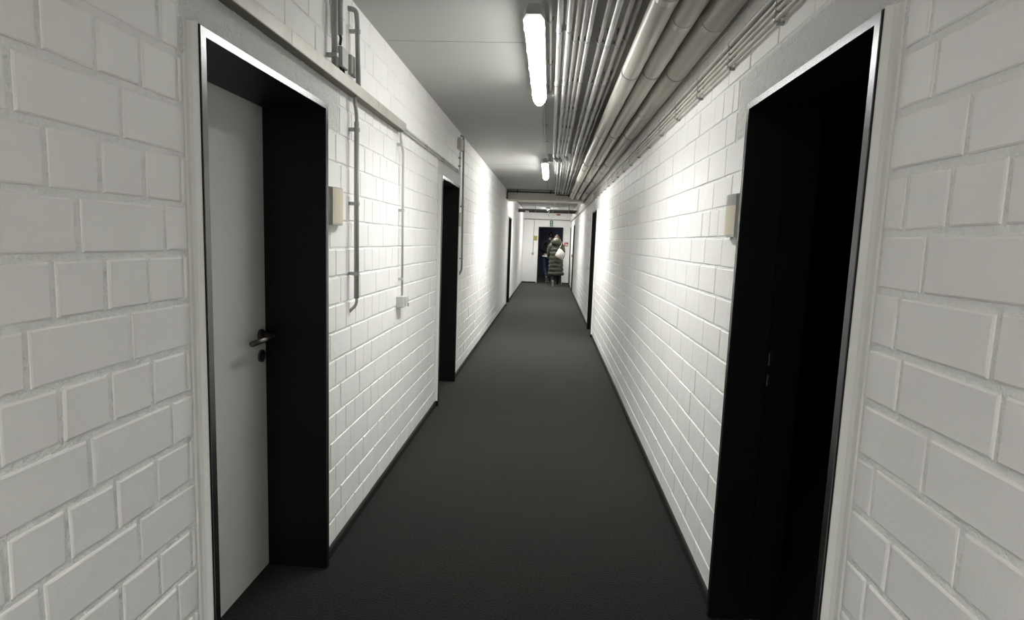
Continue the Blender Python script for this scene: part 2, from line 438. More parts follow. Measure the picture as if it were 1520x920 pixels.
# ------------------------------------------------------------------ ceiling lamps
def lamp(x, y0, y1, zb, label, gain=1.0):  # last argument scales lamp strength, tuned for brightness along the corridor
    md = mat('lamp_diffuser', (.9, .9, .9), .4, emit=(.988, 1.0, 0.962), strength=LENS * gain); ms = mat('lamp_diffuser_side', (.9, .9, .9), .4, emit=(.988, 1.0, 0.962), strength=LENS * .6 * gain)
    t = empty('ceiling_lamp', (x, (y0 + y1) / 2, zb)); tag(t, label, 'lamp', 'long tube lamps along the ceiling')
    n = 14
    def sect(w, zlow, ztop, y, q=1.0): return (y, w, zlow, ztop)
    # diffuser: U-section body, rounded ends
    r = .041; zc = zb + r
    pts = []; vs = []; fs = []
    ends = [(0, .22), (.003, .45), (.009, .68), (.019, .87), (.03, .96), (.044, 1.0)]
    prof = [(y0 + d, s) for d, s in ends] + [(y1 - d, s) for d, s in ends[::-1]]
    m = 15
    for yy, s in prof:
        for i in range(m):
            a = PI + PI * i / (m - 1)
            vs.append((x + math.cos(a) * r * s, yy, zc + math.sin(a) * r * (.72 + .28 * s)))
        vs.append((x + r * s, yy, zc + .012)); vs.append((x - r * s, yy, zc + .012))
    m2 = m + 2
    for i in range(len(prof) - 1):
        for j in range(m2): fs.append((i * m2 + j, i * m2 + (j + 1) % m2, (i + 1) * m2 + (j + 1) % m2, (i + 1) * m2 + j))
    fs += [tuple(range(m2)), tuple((len(prof) - 1) * m2 + j for j in range(m2))]
    db = MB().add(vs, fs, True)
    db.mi = [0 if (len(f) == 4 and 5 <= f[0] % m2 <= 8) else 1 for f in fs]
    db.build('diffuser', [md, ms], t)['label'] = 'glowing white tube cover'
    hb = MB(); z1 = zc + .0125
    ol = [(x - .047, z1), (x + .047, z1), (x + .046, z1 + .018), (x + .034, z1 + .046), (x - .034, z1 + .046), (x - .046, z1 + .018)]
    hb.prism(ol, 'y', y0 + .012, y1 - .012)
    for yi, yo, ym in ((y0 + .05, y0 - .05, y0 - .006), (y1 - .05, y1 + .03, y1 + .004)):
        secs = []
        for yy, sx, dz in ((yi, 1.0, 0), (ym, 1.0, 0), (yo, .66, .006)):
            secs.append([(x - .0475 * sx, yy, z1 - .010 + dz), (x + .0475 * sx, yy, z1 - .010 + dz), (x + .0475 * sx, yy, z1 + .018), (x + .034 * sx, yy, z1 + .047 - dz), (x - .034 * sx, yy, z1 + .047 - dz), (x - .0475 * sx, yy, z1 + .018)])
        e_ = MB().add(sum(secs, []), [tuple(range(6)), tuple(range(12, 18))] + [(q * 6 + i, q * 6 + (i + 1) % 6, q * 6 + 6 + (i + 1) % 6, q * 6 + 6 + i) for q in (0, 1) for i in range(6)])
        e_.build('end_cap', M['housing'], t)
    ld = bpy.data.lights.new('led_board', 'AREA'); ld.shape = 'RECTANGLE'; ld.size = .05; ld.size_y = y1 - y0 - .06; ld.energy = BOARD * gain; ld.spread = math.radians(132); ld.color = (.988, 1.0, .962)
    lo = bpy.data.objects.new('led_board', ld); C.objects.link(lo); lo.parent = t; lo.location = Vector((x, (y0 + y1) / 2, zb - .0015)) - WLOC[t.name]
    hb.build('housing', M['housing'], t)
    for i in range(5):
        yy = y0 + .12 + (y1 - y0 - .24) * i / 4
        for sg in (-1, 1):
            MB().box(x + sg * .040, x + sg * .0495, yy - .011, yy + .011, zc - .004, z1 + .016, .002).build('latch', M['housing'], t)
    for yy in (y0 + .25, y1 - .25):
        MB().box(x - .02, x + .02, yy - .015, yy + .015, z1 + .045, H, .002).build('mounting_bracket', M['clip'], t)
    return t
LX = -.112
lamp(LX, 2.655, 4.10, 2.38, 'glowing tube lamp nearest the viewer, beside the long cable tray wall', .84)
lamp(LX + .008, 7.40, 8.95, 2.385, 'glowing tube lamp before the crossing beam', 1.3)
lamp(LX + .01, 12.98, 14.5, 2.432, 'tube lamp on the ceiling close behind the crossing beam', 1.2)
lamp(LX + .01, 18.4, 19.9, 2.432, 'last tube lamp, above the far crossing conduits', 1.2)
lamp(LX, -2.3, -.8, 2.38, 'unseen tube lamp added behind the viewpoint to light the near walls', 1.55)  # added out of view to brighten the near walls

# ------------------------------------------------------------------ pipes and conduits under the ceiling
def saddle(mb, x, y, z, r, sg_axis='z', top=H):
    mb.ring((x, y, z), (0, 1, 0), r * .98, r + .0028, .014, 18)
    mb.box(x - .006, x + .006, y - .007, y + .007, z + r, top)
    for s in (-1, 1): mb.box(x + s * (r + .001), x + s * (r + .0075), y - .006, y + .006, z - .003, z + .016)
def run(name, label, group, pts, r, m, clips, clipm='clip', n=16, cat='pipe', ztop=H, cname='pipe_clip', joints=()):
    P0 = pts[0]; t = empty(name, pts[0]); tag(t, label, cat, group)
    MB().tube(pts, r, n).build('tube', m, t)
    for (x, y, z) in clips:
        mb = MB(); saddle(mb, x, y, z, r, top=ztop); mb.build(cname, M[clipm], t)
    for (x, y, z) in joints:
        MB().ring((x, y, z), (0, 1, 0), r * .98, r + .0022, .05, 24).build('pipe_joint', m, t)
    return t
ORD = ['first', 'second', 'third', 'fourth', 'fifth', 'sixth', 'seventh', 'eighth', 'ninth', 'tenth']
small = [  # x, z, radius, material, clip start, jog
    (.000, 2.462, .0115, 'galv', 2.90, 1), (.0215, 2.492, .0070, 'galv_b', 2.95, 0), (.047, 2.462, .0120, 'galv', 2.89, 1), (.082, 2.466, .0110, 'galv_b', 3.03, 1),
    (.114, 2.466, .0105, 'galv_b', 3.03, 1), (.144, 2.462, .0105, 'galv', 3.03, 1), (.205, 2.468, .0095, 'galv_b', 3.06, 2), (.246, 2.460, .0140, 'galv', 3.07, 2),
    (.294, 2.462, .0130, 'galv_b', 3.07, 2), (.335, 2.480, .0095, 'galv', 3.05, 2)]
for i, (x, z, r, m, c0, jog) in enumerate(small):
    yend = 20.3 if i in (0, 2, 5, 7) else 12.33
    xe = x + (.062 if jog == 1 else .03)
    if jog == 1: pts = [(x, YB, z), (x, 6.95, z), (x + .012, 7.1, z), (xe - .012, 7.38, z), (xe, 7.5, z), (xe + .02, yend, z)]
    else: pts = [(x, YB, z), (x, 6, z), (xe, 12.2, z), (xe, yend, z)]
    def xat(y):
        for p, q in zip(pts, pts[1:]):
            if p[1] <= y <= q[1]: return p[0] + (q[0] - p[0]) * (y - p[1]) / (q[1] - p[1])
        return pts[-1][0]
    sp = .95 if i < 3 else .74
    cl = []; y = c0 - sp
    while y < 12.2:
        if not (6.9 < y < 7.6): cl.append((xat(y), y, z))
        y += sp
    lab = ORD[i] + ' thin conduit under the ceiling, counted from the lamp row side'
    t = run('ceiling_conduit', lab, 'thin conduits under the ceiling', pts, r, M[m], cl)
    if i in (0, 2, 5):
        ya = 7.05 if i < 3 else 6.9
        MB().loft([(xat(ya), ya, z), (xat(ya) + .001, ya + .03, z), (xat(ya + .22), ya + .22, z - .004), (xat(ya + .3), ya + .3, z)], [r + .003, r + .007, r + .007, r + .003], 14).build('coupling', M['blackpipe'], t)['label'] = 'black coupling'
big = [(.397, 2.40, .049, 'left one of the three thick jacketed pipes, next to the thin conduits', (2.29, 7.4)), (.510, 2.405, .049, 'middle one of the three thick jacketed pipes under the ceiling', (2.56, 5.2, 8.3)), (.640, 2.405, .057, 'thickest jacketed pipe, running nearest the right brick wall', (2.58, 4.3, 7.6))]
for x, z, r, lab, js in big:
    t = run('ceiling_pipe', lab, 'thick pipes under the ceiling', [(x, YB, z), (x, 6, z), (x + .012, 12.33, z)], r, M['duct'], [], n=32, joints=[(x, j, z) for j in js])
    for yy in (1.4, 3.3, 5.1, 6.9, 8.8, 10.7):
        mb = MB(); mb.ring((x, yy, z), (0, 1, 0), r * .97, r + .004, .025, 28); mb.box(x - .005, x + .005, yy - .005, yy + .005, z + r, H); mb.build('pipe_hanger', M['clip'], t)
    MB().ring((x + .012, 12.312, z), (0, 1, 0), r * .98, r + .009, .03, 28).build('end_collar', M['duct'], t)

# lamp feed conduits on the ceiling
t = empty('lamp_conduit', (LX - .018, 2, 2.52)); tag(t, 'beige ceiling conduit stepping round the nearest lamp to its right side', 'conduit', 'lamp feed conduits')
xc = LX - .018; zc = 2.521
MB().tube(bend([(xc, YB, zc), (xc, 2.52, zc), (xc + .03, 2.58, zc - .02), (LX + .066, 2.62, zc - .03), (LX + .070, 2.75, zc - .03), (LX + .070, 4.12, zc - .03)], .03), .0085, 12).build('tube', M['tube'], t)
for yy in (.4, 1.4, 2.4):
    mb = MB(); saddle(mb, xc, yy, zc, .0085); mb.build('conduit_clip', M['blackpipe'], t)
for yy in (2.85, 3.5):
    mb = MB(); saddle(mb, LX + .070, yy, zc - .03, .0085); mb.build('conduit_clip', M['clip'], t)
t = empty('lamp_outlet_box', (LX + .09, 4.16, 2.48)); tag(t, 'small beige outlet box at the far end of the nearest lamp', 'outlet box')
MB().box(LX + .035, LX + .115, 4.125, 4.185, 2.462, H, .006).build('casing', M['box'], t)
MB().tube([(LX + .115, 4.15, 2.49), (LX + .145, 4.15, 2.49)], .008, 12).build('stub', M['tube'], t)
t = empty('lamp_conduit', (LX + .02, 4.19, 2.52)); tag(t, 'thin conduit on the ceiling between the two visible lamps', 'conduit', 'lamp feed conduits')
MB().tube([(LX + .045, 4.19, 2.524), (LX + .02, 5.2, 2.524), (LX + .012, 7.4, 2.524)], .0055, 10).build('tube', M['galv_b'], t)
for yy in (4.6, 5.5, 6.4): MB().box(LX + .005, LX + .045, yy - .008, yy + .008, 2.522, H, .001).build('conduit_clip', M['clip'], t)
t = empty('lamp_outlet_box', (LX + .07, 7.25, 2.48)); tag(t, 'grey outlet box beside the lamp before the crossing beam', 'outlet box')
MB().box(LX + .045, LX + .11, 7.28, 7.40, 2.44, H, .006).build('casing', M['housing'], t)
t = empty('lamp_conduit', (LX + .02, 9.0, 2.52)); tag(t, 'thin conduit on the ceiling running from the second lamp to the beam', 'conduit', 'lamp feed conduits')
MB().tube([(LX + .012, 9.0, 2.524), (LX + .015, 12.33, 2.524)], .0055, 10).build('tube', M['galv_b'], t)

# crossing pipes at the beam
t = empty('crossing_pipe', (XL, 12.25, 2.49)); tag(t, 'bright steel pipe crossing in front of the beam top', 'pipe', 'pipes crossing at the beam')
MB().tube([(XL, 12.27, 2.508), (.06, 12.27, 2.512)], .0145, 14).build('tube', M['galv'], t)
for x in (-.72, -.03):
    mb = MB(); mb.ring((x, 12.27, 2.51), (1, 0, 0), .0118, .016, .02, 16); mb.box(x - .004, x + .004, 12.266, 12.274, 2.51, H); mb.box(x - .012, x + .012, 12.255, 12.285, 2.455, 2.51, .002); mb.build('pipe_hanger', M['blackpipe'], t)
t = empty('crossing_pipe', (XL, 12.24, 2.47)); tag(t, 'black pipe elbowing down the left wall before the beam', 'pipe', 'pipes crossing at the beam')
MB().tube(bend([(XL + .02, 12.24, 2.335), (XL + .02, 12.24, 2.478), (.30, 12.24, 2.474)], .03), .013, 14).build('tube', M['blackpipe'], t)
MB().ring((XL + .02, 12.24, 2.345), (0, 0, 1), .012, .022, .025, 16).build('coupling', M['blackpipe'], t)
t = empty('cable_bundle', (.1, 12.29, 2.44)); tag(t, 'black bundle of cables where the thin conduits reach the beam', 'cables')
for q in range(4): MB().tube([(.08 + .01 * q, 12.315 - .012 * q, 2.445 - .004 * (q % 2)), (.2, 12.31 - .012 * q, 2.44), (.33, 12.31 - .01 * q, 2.438), (.36 + .02 * q, 12.315 - .01 * q, 2.41 + .004 * q)], .007, 10).build('cable', M['blackpipe'], t)

# crossing conduits farther on
for q, (z, r, mname) in enumerate([(2.3725, .019, 'bundle_top'), (2.3375, .0155, 'bundle'), (2.3055, .0160, 'bundle')]):
    t = empty('crossing_conduit', (XL, 16.9, z)); tag(t, ['upper grey', 'middle dark', 'lowest dark'][q] + ' conduit crossing the corridor above the far people', 'conduit', 'conduits crossing beyond the beam')
    MB().tube([(XL, 16.9, z), (XR, 16.9, z)], r, 16).build('tube', M[mname], t)
    if q == 0:
        for x in (-.45, .05, .5): MB().box(x - .009, x + .009, 16.872, 16.880, 2.285, H).build('hanger', M['clip'], t)
t = empty('junction_box', (-.72, 16.86, 2.34)); tag(t, 'small pale box hanging on the crossing conduits beyond the beam', 'junction box')
MB().box(-.75, -.64, 16.862, 16.885, 2.285, 2.335, .004).build('casing', M['white'], t)

# ------------------------------------------------------------------ right wall: four conduits, then flat trunking
zs = [(2.286, .0118, 'galv_b', 'top grey conduit of the four clipped along the right wall'), (2.257, .0075, 'tube', 'second beige conduit down of the four on the right wall'),
      (2.233, .0075, 'tube', 'third beige conduit down of the four on the right wall'), (2.206, .0085, 'tube', 'lowest beige conduit of the four on the right wall')]
for z, r, mname, lab in zs:
    t = empty('wall_conduit', (XR, YB, z)); tag(t, lab, 'conduit', 'four conduits along the right wall')
    x = XR - .012 - .0105
    MB().tube([(x, YB, z), (x, 9.95, z)], r, 14).build('tube', M[mname], t)
    y = 2.02 - .5 * 2
    while y < 9.9:
        mb = MB(); mb.ring((x, y, z), (0, 1, 0), r * .98, r + .0025, .016, 16); mb.box(x, XR + .004, y - .006, y + .006, z - r - .006, z - r - .002); mb.box(x - .002, XR + .004, y - .008, y + .008, z + r - .002, z + r + .003)
        if 'lowest' in lab: mb.box(XR - .022, XR + .004, y - .005, y + .005, z - r - .010, z - r)
        mb.build('conduit_clip', M['clip'], t); y += .5
t = empty('cable_trunking', (XR, 9.95, 2.19)); tag(t, 'flat beige trunking on the right wall past the four conduits', 'cable trunking')
MB().box(XR - .045, XR, 9.95, YE - .01, 2.185, 2.305, .004).build('channel', M['trunk'], t)
MB().box(XR - .049, XR - .044, 9.96, YE - .02, 2.192, 2.298, .002).build('cover', M['trunk'], t)

# ------------------------------------------------------------------ left wall fittings
t = empty('cable_trunking', (XL, 1, 2.12)); tag(t, 'long weathered beige trunking above the white leaf door', 'cable trunking')
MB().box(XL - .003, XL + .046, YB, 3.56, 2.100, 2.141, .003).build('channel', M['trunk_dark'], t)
MB().box(XL + .044, XL + .050, YB, 3.575, 2.096, 2.146, .002).build('cover', M['trunk'], t)
MB().box(XL, XL + .05, 3.556, 3.58, 2.097, 2.145, .003).build('end_cap', M['trunk'], t)
for yy in (2.0, 3.0): MB().box(XL + .05, XL + .0508, yy - .0006, yy + .0006, 2.097, 2.145).build('cover_seam', M['pvc_dark'], t)

def vclip(x, y, z, r, m='clip'):
    mb = MB(); mb.ring((x, y, z), (0, 0, 1), r * .98, r + .003, .016, 18); mb.box(XL - .003, x - r * .6, y - .008, y + .008, z - .008, z + .008, .001); return mb
# A: grey conduit below the trunking
xa = XL + .034
t = empty('wall_conduit', (XL, 2.71, 1.16)); tag(t, 'thick grey conduit dropping from the trunking beside the door sign', 'conduit')
MB().tube([(xa, 2.712, 1.985), (xa, 2.718, 1.165)], .0115, 16).build('tube', M['pvc_dark'], t)
MB().tube(bend([(xa - .008, 2.71, 2.10), (xa - .008, 2.71, 2.07), (xa, 2.712, 2.02), (xa, 2.712, 1.96)], .03), .0085, 12).build('cable', M['pvc_dark'], t)
MB().tube(bend([(xa, 2.718, 1.18), (xa, 2.72, 1.135), (XL - .002, 2.725, 1.10)], .03), .0075, 12).build('cable', M['trunk'], t)
for z in (1.951, 1.613, 1.284): vclip(xa, 2.714, z, .0115).build('conduit_clip', M['clip'], t)
# B: thin conduit to the switch box
xb = XL + .024
t = empty('wall_conduit', (XL, 3.6, 1.1)); tag(t, 'thin pale conduit dropping from the trunking end to the small socket box', 'conduit')
MB().tube(bend([(xb, 3.545, 2.10), (xb, 3.55, 2.05), (xb, 3.61, 1.99), (xb, 3.625, 1.09)], .03), .0075, 14).build('tube', M['pvc'], t)
for z in (2.02, 1.63, 1.20): vclip(xb, 3.56 if z > 2 else 3.62, z, .0075).build('conduit_clip', M['pvc'], t)
t = empty('socket_box', (XL, 3.63, 1.02)); tag(t, 'small grey surface socket box at the foot of the thin conduit', 'socket')
MB().box(XL - .003, XL + .046, 3.575, 3.695, 1.022, 1.094, .005).build('casing', M['pvc'], t)
MB().box(XL + .044, XL + .052, 3.61, 3.69, 1.026, 1.090, .003).build('flap', M['pvc'], t)
MB().box(XL + .05, XL + .056, 3.668, 3.684, 1.022, 1.045, .002).build('latch', M['pvc_dark'], t)
# C: pair of thin conduits to the upright
for q, dz in enumerate((.0095, -.0095)):
    t = empty('wall_conduit', (XL, 3.6, 2.13 + dz)); tag(t, ['upper', 'lower'][q] + ' one of the pair of thin conduits running level from the trunking end', 'conduit', 'pair of level conduits on the left wall')
    x = XL + .013
    MB().tube(bend([(x, 3.58, 2.128 + dz), (x, 5.90 + (.012 if q == 0 else 0), 2.128 + dz)] + ([(x, 5.912, 2.33)] if q == 0 else []), .03), .0062, 12).build('tube', M['tube'] if q else M['pvc'], t)
    for yy in (4.33, 5.0, 5.75): 
        mb = MB(); mb.ring((x, yy, 2.128 + dz), (0, 1, 0), .006, .0085, .018, 14); mb.box(XL - .003, x, yy - .007, yy + .007, 2.128 + dz - .006, 2.128 + dz + .006); mb.build('conduit_clip', M['clip'], t)
t = empty('junction_box', (XL, 5.87, 2.33)); tag(t, 'grey junction box high on the wall above the second left doorway', 'junction box')
MB().box(XL - .003, XL + .034, 5.80, 5.965, 2.345, 2.455, .005).build('casing', M['box'], t)
MB().box(XL + .033, XL + .039, 5.807, 5.958, 2.351, 2.449, .003).build('cover', M['box'], t)
for z in (2.27, 2.19): MB().box(XL - .003, XL + .022, 5.90, 5.925, z - .008, z + .008, .001).build('cable_clip', M['clip'], t)
# E: tall conduit by the second doorway
xe = XL + .026
t = empty('wall_conduit', (XL, 6.1, 1.1)); tag(t, 'tall grey conduit hooked at the ceiling beside the second left doorway', 'conduit')
MB().tube(bend([(XL - .002, 5.99, 2.50), (xe, 6.03, 2.50), (xe, 6.05, 2.42), (xe, 6.12, 1.14), (XL - .002, 6.13, 1.09)], .035), .0105, 14).build('tube', M['pvc_dark'], t)
for z in (2.36, 1.80, 1.26): vclip(xe, 6.05 + (2.42 - z) * .055, z, .0105).build('conduit_clip', M['clip'], t)
# U: uprights above the trunking
xu = XL + .030
t = empty('wall_conduit', (XL, 2.44, 2.15)); tag(t, 'thick dark grey upright rising from the trunking to the ceiling', 'conduit')
MB().tube([(xu, 2.447, 2.140), (xu, 2.447, H)], .0125, 16).build('tube', M['pvc_dark'], t); vclip(xu, 2.447, 2.20, .0125).build('conduit_clip', M['clip'], t)
t = empty('wall_conduit', (XL, 2.5, 2.29)); tag(t, 'short dark grey upright ending above the larger junction box', 'conduit')
MB().tube([(xu, 2.502, 2.300), (xu, 2.502, H)], .0145, 16).build('tube', M['pvc_dark'], t)
MB().tube([(xu, 2.502, 2.31), (xu, 2.520, 2.29), (xu - .008, 2.53, 2.266)], .006, 10).build('cable', M['blackpipe'], t)
t = empty('junction_box', (XL, 2.6, 2.19)); tag(t, 'larger square junction box above the trunking, below the short upright', 'junction box')
MB().box(XL - .003, XL + .020, 2.553, 2.632, 2.188, 2.272, .004).build('casing', M['pvc_dark'], t)
MB().box(XL + .019, XL + .024, 2.556, 2.630, 2.190, 2.270, .002).build('cover', M['box'], t)['label'] = 'pale beige cover'
mb = MB(); [mb.tube([(XL + .008, yy, 2.19), (XL + .012, yy + .01, 2.14)], .0055, 10) for yy in (2.575, 2.61)]; mb.build('cable', M['blackpipe'], t)
t = empty('junction_box', (XL, 2.73, 2.19)); tag(t, 'smaller junction box above the trunking, beside the hooked upright', 'junction box')
MB().box(XL - .003, XL + .014, 2.692, 2.772, 2.193, 2.280, .004).build('casing', M['pvc_dark'], t)
MB().box(XL + .013, XL + .018, 2.695, 2.769, 2.196, 2.277, .002).build('cover', M['box'], t)['label'] = 'pale beige cover'
t = empty('wall_conduit', (XL, 2.72, 2.15)); tag(t, 'dark grey hooked upright bending into the wall under the ceiling', 'conduit')
xh = XL + .034
MB().tube(bend([(XL - .002, 2.69, 2.475), (xh - .004, 2.71, 2.475), (xh, 2.715, 2.42), (xh, 2.735, 2.140)], .03), .0110, 14).build('tube', M['pvc_dark'], t); vclip(xh, 2.717, 2.385, .0115).build('conduit_clip', M['clip'], t)

# ------------------------------------------------------------------ door signs
def door_sign(side, y0, y1, z0, z1, label, detail=True):
    xs, sg = (XL, 1) if side == 'L' else (XR, -1)
    t = empty('door_sign', (xs, (y0 + y1) / 2, z0)); tag(t, label, 'door sign', 'curved signs beside the doors')
    n = 12; d = .020; base = .012; yc = (y0 + y1) / 2; w = (y1 - y0) / 2
    def arc(inset, lift, ww=1.0):
        return [(yc - w * ww + 2 * w * ww * i / n, base + (d - inset) * (1 - ((2 * i / n - 1) * ww) ** 2) ** .5 * 1.0 + lift) for i in range(n + 1)]
    def shell(a0, a1, ww, lift, thick):
        A = arc(0, lift, ww); Bk = arc(0, lift - thick, ww)
        ol = A + Bk[::-1]; vs = []; fs = []; m = len(ol)
        for z in (a0, a1): vs += [(xs + sg * x, y, z) for y, x in ol]
        fs = [(j, (j + 1) % m, m + (j + 1) % m, m + j) for j in range(m)]
        k = n + 1
        for i in range(n):
            fs.append((i, i + 1, m - 2 - i, m - 1 - i)); fs.append((m + i, m + i + 1, 2 * m - 2 - i, 2 * m - 1 - i))
        return vs, fs
    bd = MB(); A = arc(0, -.001); ol = [(y0, -.003)] + A + [(y1, -.003)]
    vs = [(xs + sg * x, y, z) for z in (z0, z1) for y, x in ol]; m = len(ol)
    bd.add(vs, [(j, (j + 1) % m, m + (j + 1) % m, m + j) for j in range(m)] + [tuple(range(m)), tuple(range(m, 2 * m))]); bd.build('body', M['alu'], t)
    hh = (z1 - z0) * .27
    if side == 'L': hh = .006
    else: MB().add(*shell(z1 - hh, z1 - .003, .86, .0012, .0012)).build('header', M['signgrey'], t)
    MB().add(*shell(z0 + .008, z1 - hh, .86, .0012, .0012)).build('paper_insert', M['cream'], t)
    yy = yc + sg * 0 - (w * .28 if side == 'R' else -w * .28) * -1
    if detail and side == 'R':
        xx = xs + sg * (base + d * .97)
        MB().box(xx - sg * .001, xx + sg * .003, yy - .013, yy + .010, z1 - hh + .012, z1 - hh + .032, .001).build('logo_square', M['cream'], t)
    return t
door_sign('L', 2.432, 2.575, 1.506, 1.667, 'curved cream and metal sign beside the white leaf door')
door_sign('R', 2.275, 2.416, 1.512, 1.675, 'curved sign with grey header beside the open right doorway')
door_sign('L', 5.935, 6.02, 1.59, 1.73, 'pale sign between the second left doorway and its tall conduit', False)
door_sign('L', 13.83, 13.95, 1.51, 1.66, 'small dark looking sign past the left doorway behind the beam', False)
def wall_switch(y, z, label, m):
    t = empty('light_switch', (XR, y, z)); tag(t, label, 'light switch', 'switches on the right wall')
    MB().box(XR - .04, XR + .003, y - .04, y + .04, z - .045, z + .045, .005).build('casing', m, t)
    MB().box(XR - .046, XR - .039, y - .025, y + .025, z - .03, z + .03, .003).build('rocker', m, t)
wall_switch(10.38, 1.055, 'small pale surface switch just past the right doorway before the beam', M['pvc'])
wall_switch(18.35, 1.06, 'small warm coloured switch near the far end of the right wall', M['cream'])

# ------------------------------------------------------------------ end wall fittings
t = empty('exit_sign', (.024, YE, 2.0)); tag(t, 'green and white escape sign above the far doorway', 'exit sign')
ye = YE - .012
MB().box(-.030, .078, ye, YE + .001, 2.005, 2.215, .002).build('plate', M['green'], t)
g = MB(); yf = ye - .0012
g.ell((.030, yf, 2.092), (.009, .001, .009)); g.prism([(.018, 2.045), (.034, 2.05), (.036, 2.08), (.022, 2.08)], 'y', yf - .0006, ye)
g.prism([(.018, 2.05), (.006, 2.022), (.014, 2.02), (.026, 2.046)], 'y', yf - .0006, ye); g.prism([(.026, 2.05), (.044, 2.036), (.04, 2.014), (.048, 2.014), (.054, 2.04), (.034, 2.056)], 'y', yf - .0006, ye)
g.prism([(.034, 2.076), (.052, 2.064), (.055, 2.07), (.038, 2.084)], 'y', yf - .0006, ye); g.prism([(-.022, 2.014), (-.012, 2.014), (-.012, 2.09), (-.022, 2.09)], 'y', yf - .0006, ye)
g.build('running_figure', M['white'], t)
a = MB().prism([(.014, 2.195), (.034, 2.195), (.034, 2.155), (.052, 2.155), (.024, 2.122), (-.004, 2.155), (.014, 2.155)], 'y', yf - .0006, ye); a.build('arrow', M['white'], t)
t = empty('fire_sign', (.575, YE, 1.33)); tag(t, 'red square fire extinguisher sign right of the far doorway', 'fire sign')
MB().box(.510, .645, ye, YE + .001, 1.333, 1.468, .002).build('plate', M['red'], t)
g = MB(); g.prism([(.545, 1.352), (.585, 1.352), (.585, 1.41), (.573, 1.425), (.573, 1.44), (.557, 1.44), (.557, 1.425), (.545, 1.41)], 'y', yf - .0006, ye); g.prism([(.535, 1.436), (.575, 1.436), (.575, 1.444), (.53, 1.444)], 'y', yf - .0006, ye); g.build('extinguisher_symbol', M['white'], t)
g = MB(); g.prism([(.600, 1.352), (.63, 1.352), (.636, 1.38), (.626, 1.41), (.62, 1.395), (.612, 1.43), (.6, 1.40), (.597, 1.375)], 'y', yf - .0006, ye); g.build('flame_symbol', M['white'], t)
t = empty('notice_plate', (-.513, YE, 1.50)); tag(t, 'olive yellow notice plate left of the far doorway', 'notice')
MB().box(-.574, -.452, ye, YE + .001, 1.503, 1.660, .003).build('plate', M['brass'], t)
MB().box(-.566, -.460, ye - .001, ye, 1.515, 1.648, .0005).build('panel', M['brass'], t)
t = empty('light_switch', (-.59, YE, 1.01)); tag(t, 'grey switch at the foot of the thin end wall conduit', 'light switch')
MB().box(-.625, -.555, YE - .04, YE + .002, 1.01, 1.08, .005).build('casing', M['signgrey'], t); MB().box(-.61, -.57, YE - .046, YE - .039, 1.025, 1.065, .003).build('rocker', M['signgrey'], t)
t = empty('end_conduit', (-.585, YE, 1.1)); tag(t, 'thin conduit dropping down the end wall to the grey switch', 'conduit')
MB().tube([(-.575, YE - .012, 2.23), (-.59, YE - .012, 1.075)], .008, 10).build('tube', M['pvc_dark'], t)
for z in (1.9, 1.35): MB().box(-.60, -.565, YE - .022, YE + .002, z - .01, z + .01, .002).build('conduit_clip', M['clip'], t)
t = empty('end_conduit', (-.1, YE, 2.24)); tag(t, 'level grey conduit crossing the end wall above the far doorway', 'conduit')
MB().tube([(XL, YE - .02, 2.245), (XR - .045, YE - .02, 2.235)], .016, 12).build('tube', M['pvc_dark'], t)
for x in (-.7, -.2, .3): MB().box(x - .01, x + .01, YE - .038, YE + .002, 2.222, 2.26, .003).build('conduit_clip', M['clip'], t)
t = empty('end_sign', (.26, YE, 2.40)); tag(t, 'small red sign high on the end wall under the crossing conduits', 'sign')
MB().box(.190, .326, YE - .012, YE + .002, 2.40, 2.445, .003).build('plate', M['red'], t); MB().box(.20, .316, YE - .0135, YE - .0115, 2.418, 2.427, .0004).build('stripe', M['red'], t)
t = empty('pull_cord', (-.087, YE, 2.3)); tag(t, 'thin pale red cord hanging high on the end wall', 'cord')
MB().tube([(-.08, YE - .012, 2.46), (-.085, YE - .012, 2.38), (-.088, YE - .012, 2.30)], .006, 8).build('cord', M['palered'], t); MB().box(-.105, -.072, YE - .03, YE + .002, 2.36, 2.42, .004).build('cord_bracket', M['cream'], t)

# ------------------------------------------------------------------ people
def skin_mesh(name, joints, edges, root, m, parent=None, levels=2, origin=(0, 0, 0)):
    """joints: name -> (pos, radius or (rx, ry)); continuous skinned surface"""
    names = list(joints); idx = {n: i for i, n in enumerate(names)}
    me = bpy.data.meshes.new(name)
    off = WLOC[parent.name] if parent else Vector((0, 0, 0))
    me.from_pydata([tuple(Vector(joints[n][0]) + Vector(origin) - off) for n in names], [(idx[a], idx[b]) for a, b in edges], [])
    o = bpy.data.objects.new(name, me); C.objects.link(o)
    sk = o.modifiers.new('skin', 'SKIN'); sk.use_smooth_shade = True; sk.branch_smoothing = .6
    ss = o.modifiers.new('sub', 'SUBSURF'); ss.levels = levels; ss.render_levels = levels
    d = me.skin_vertices[0].data
    for n in names:
        r = joints[n][1]; d[idx[n]].radius = r if isinstance(r, tuple) else (r, r); d[idx[n]].use_root = (n == root)
    dg = bpy.context.evaluated_depsgraph_get(); ev = o.evaluated_get(dg)
    m2 = bpy.data.meshes.new_from_object(ev); o.modifiers.clear(); o.data = m2; bpy.data.meshes.remove(me)
    m2.name = name; m2.materials.clear(); m2.materials.append(m)
    for p in m2.polygons: p.use_smooth = True; p.material_index = 0
    if parent: o.parent = parent
    WLOC[o.name] = off.copy()
    return o

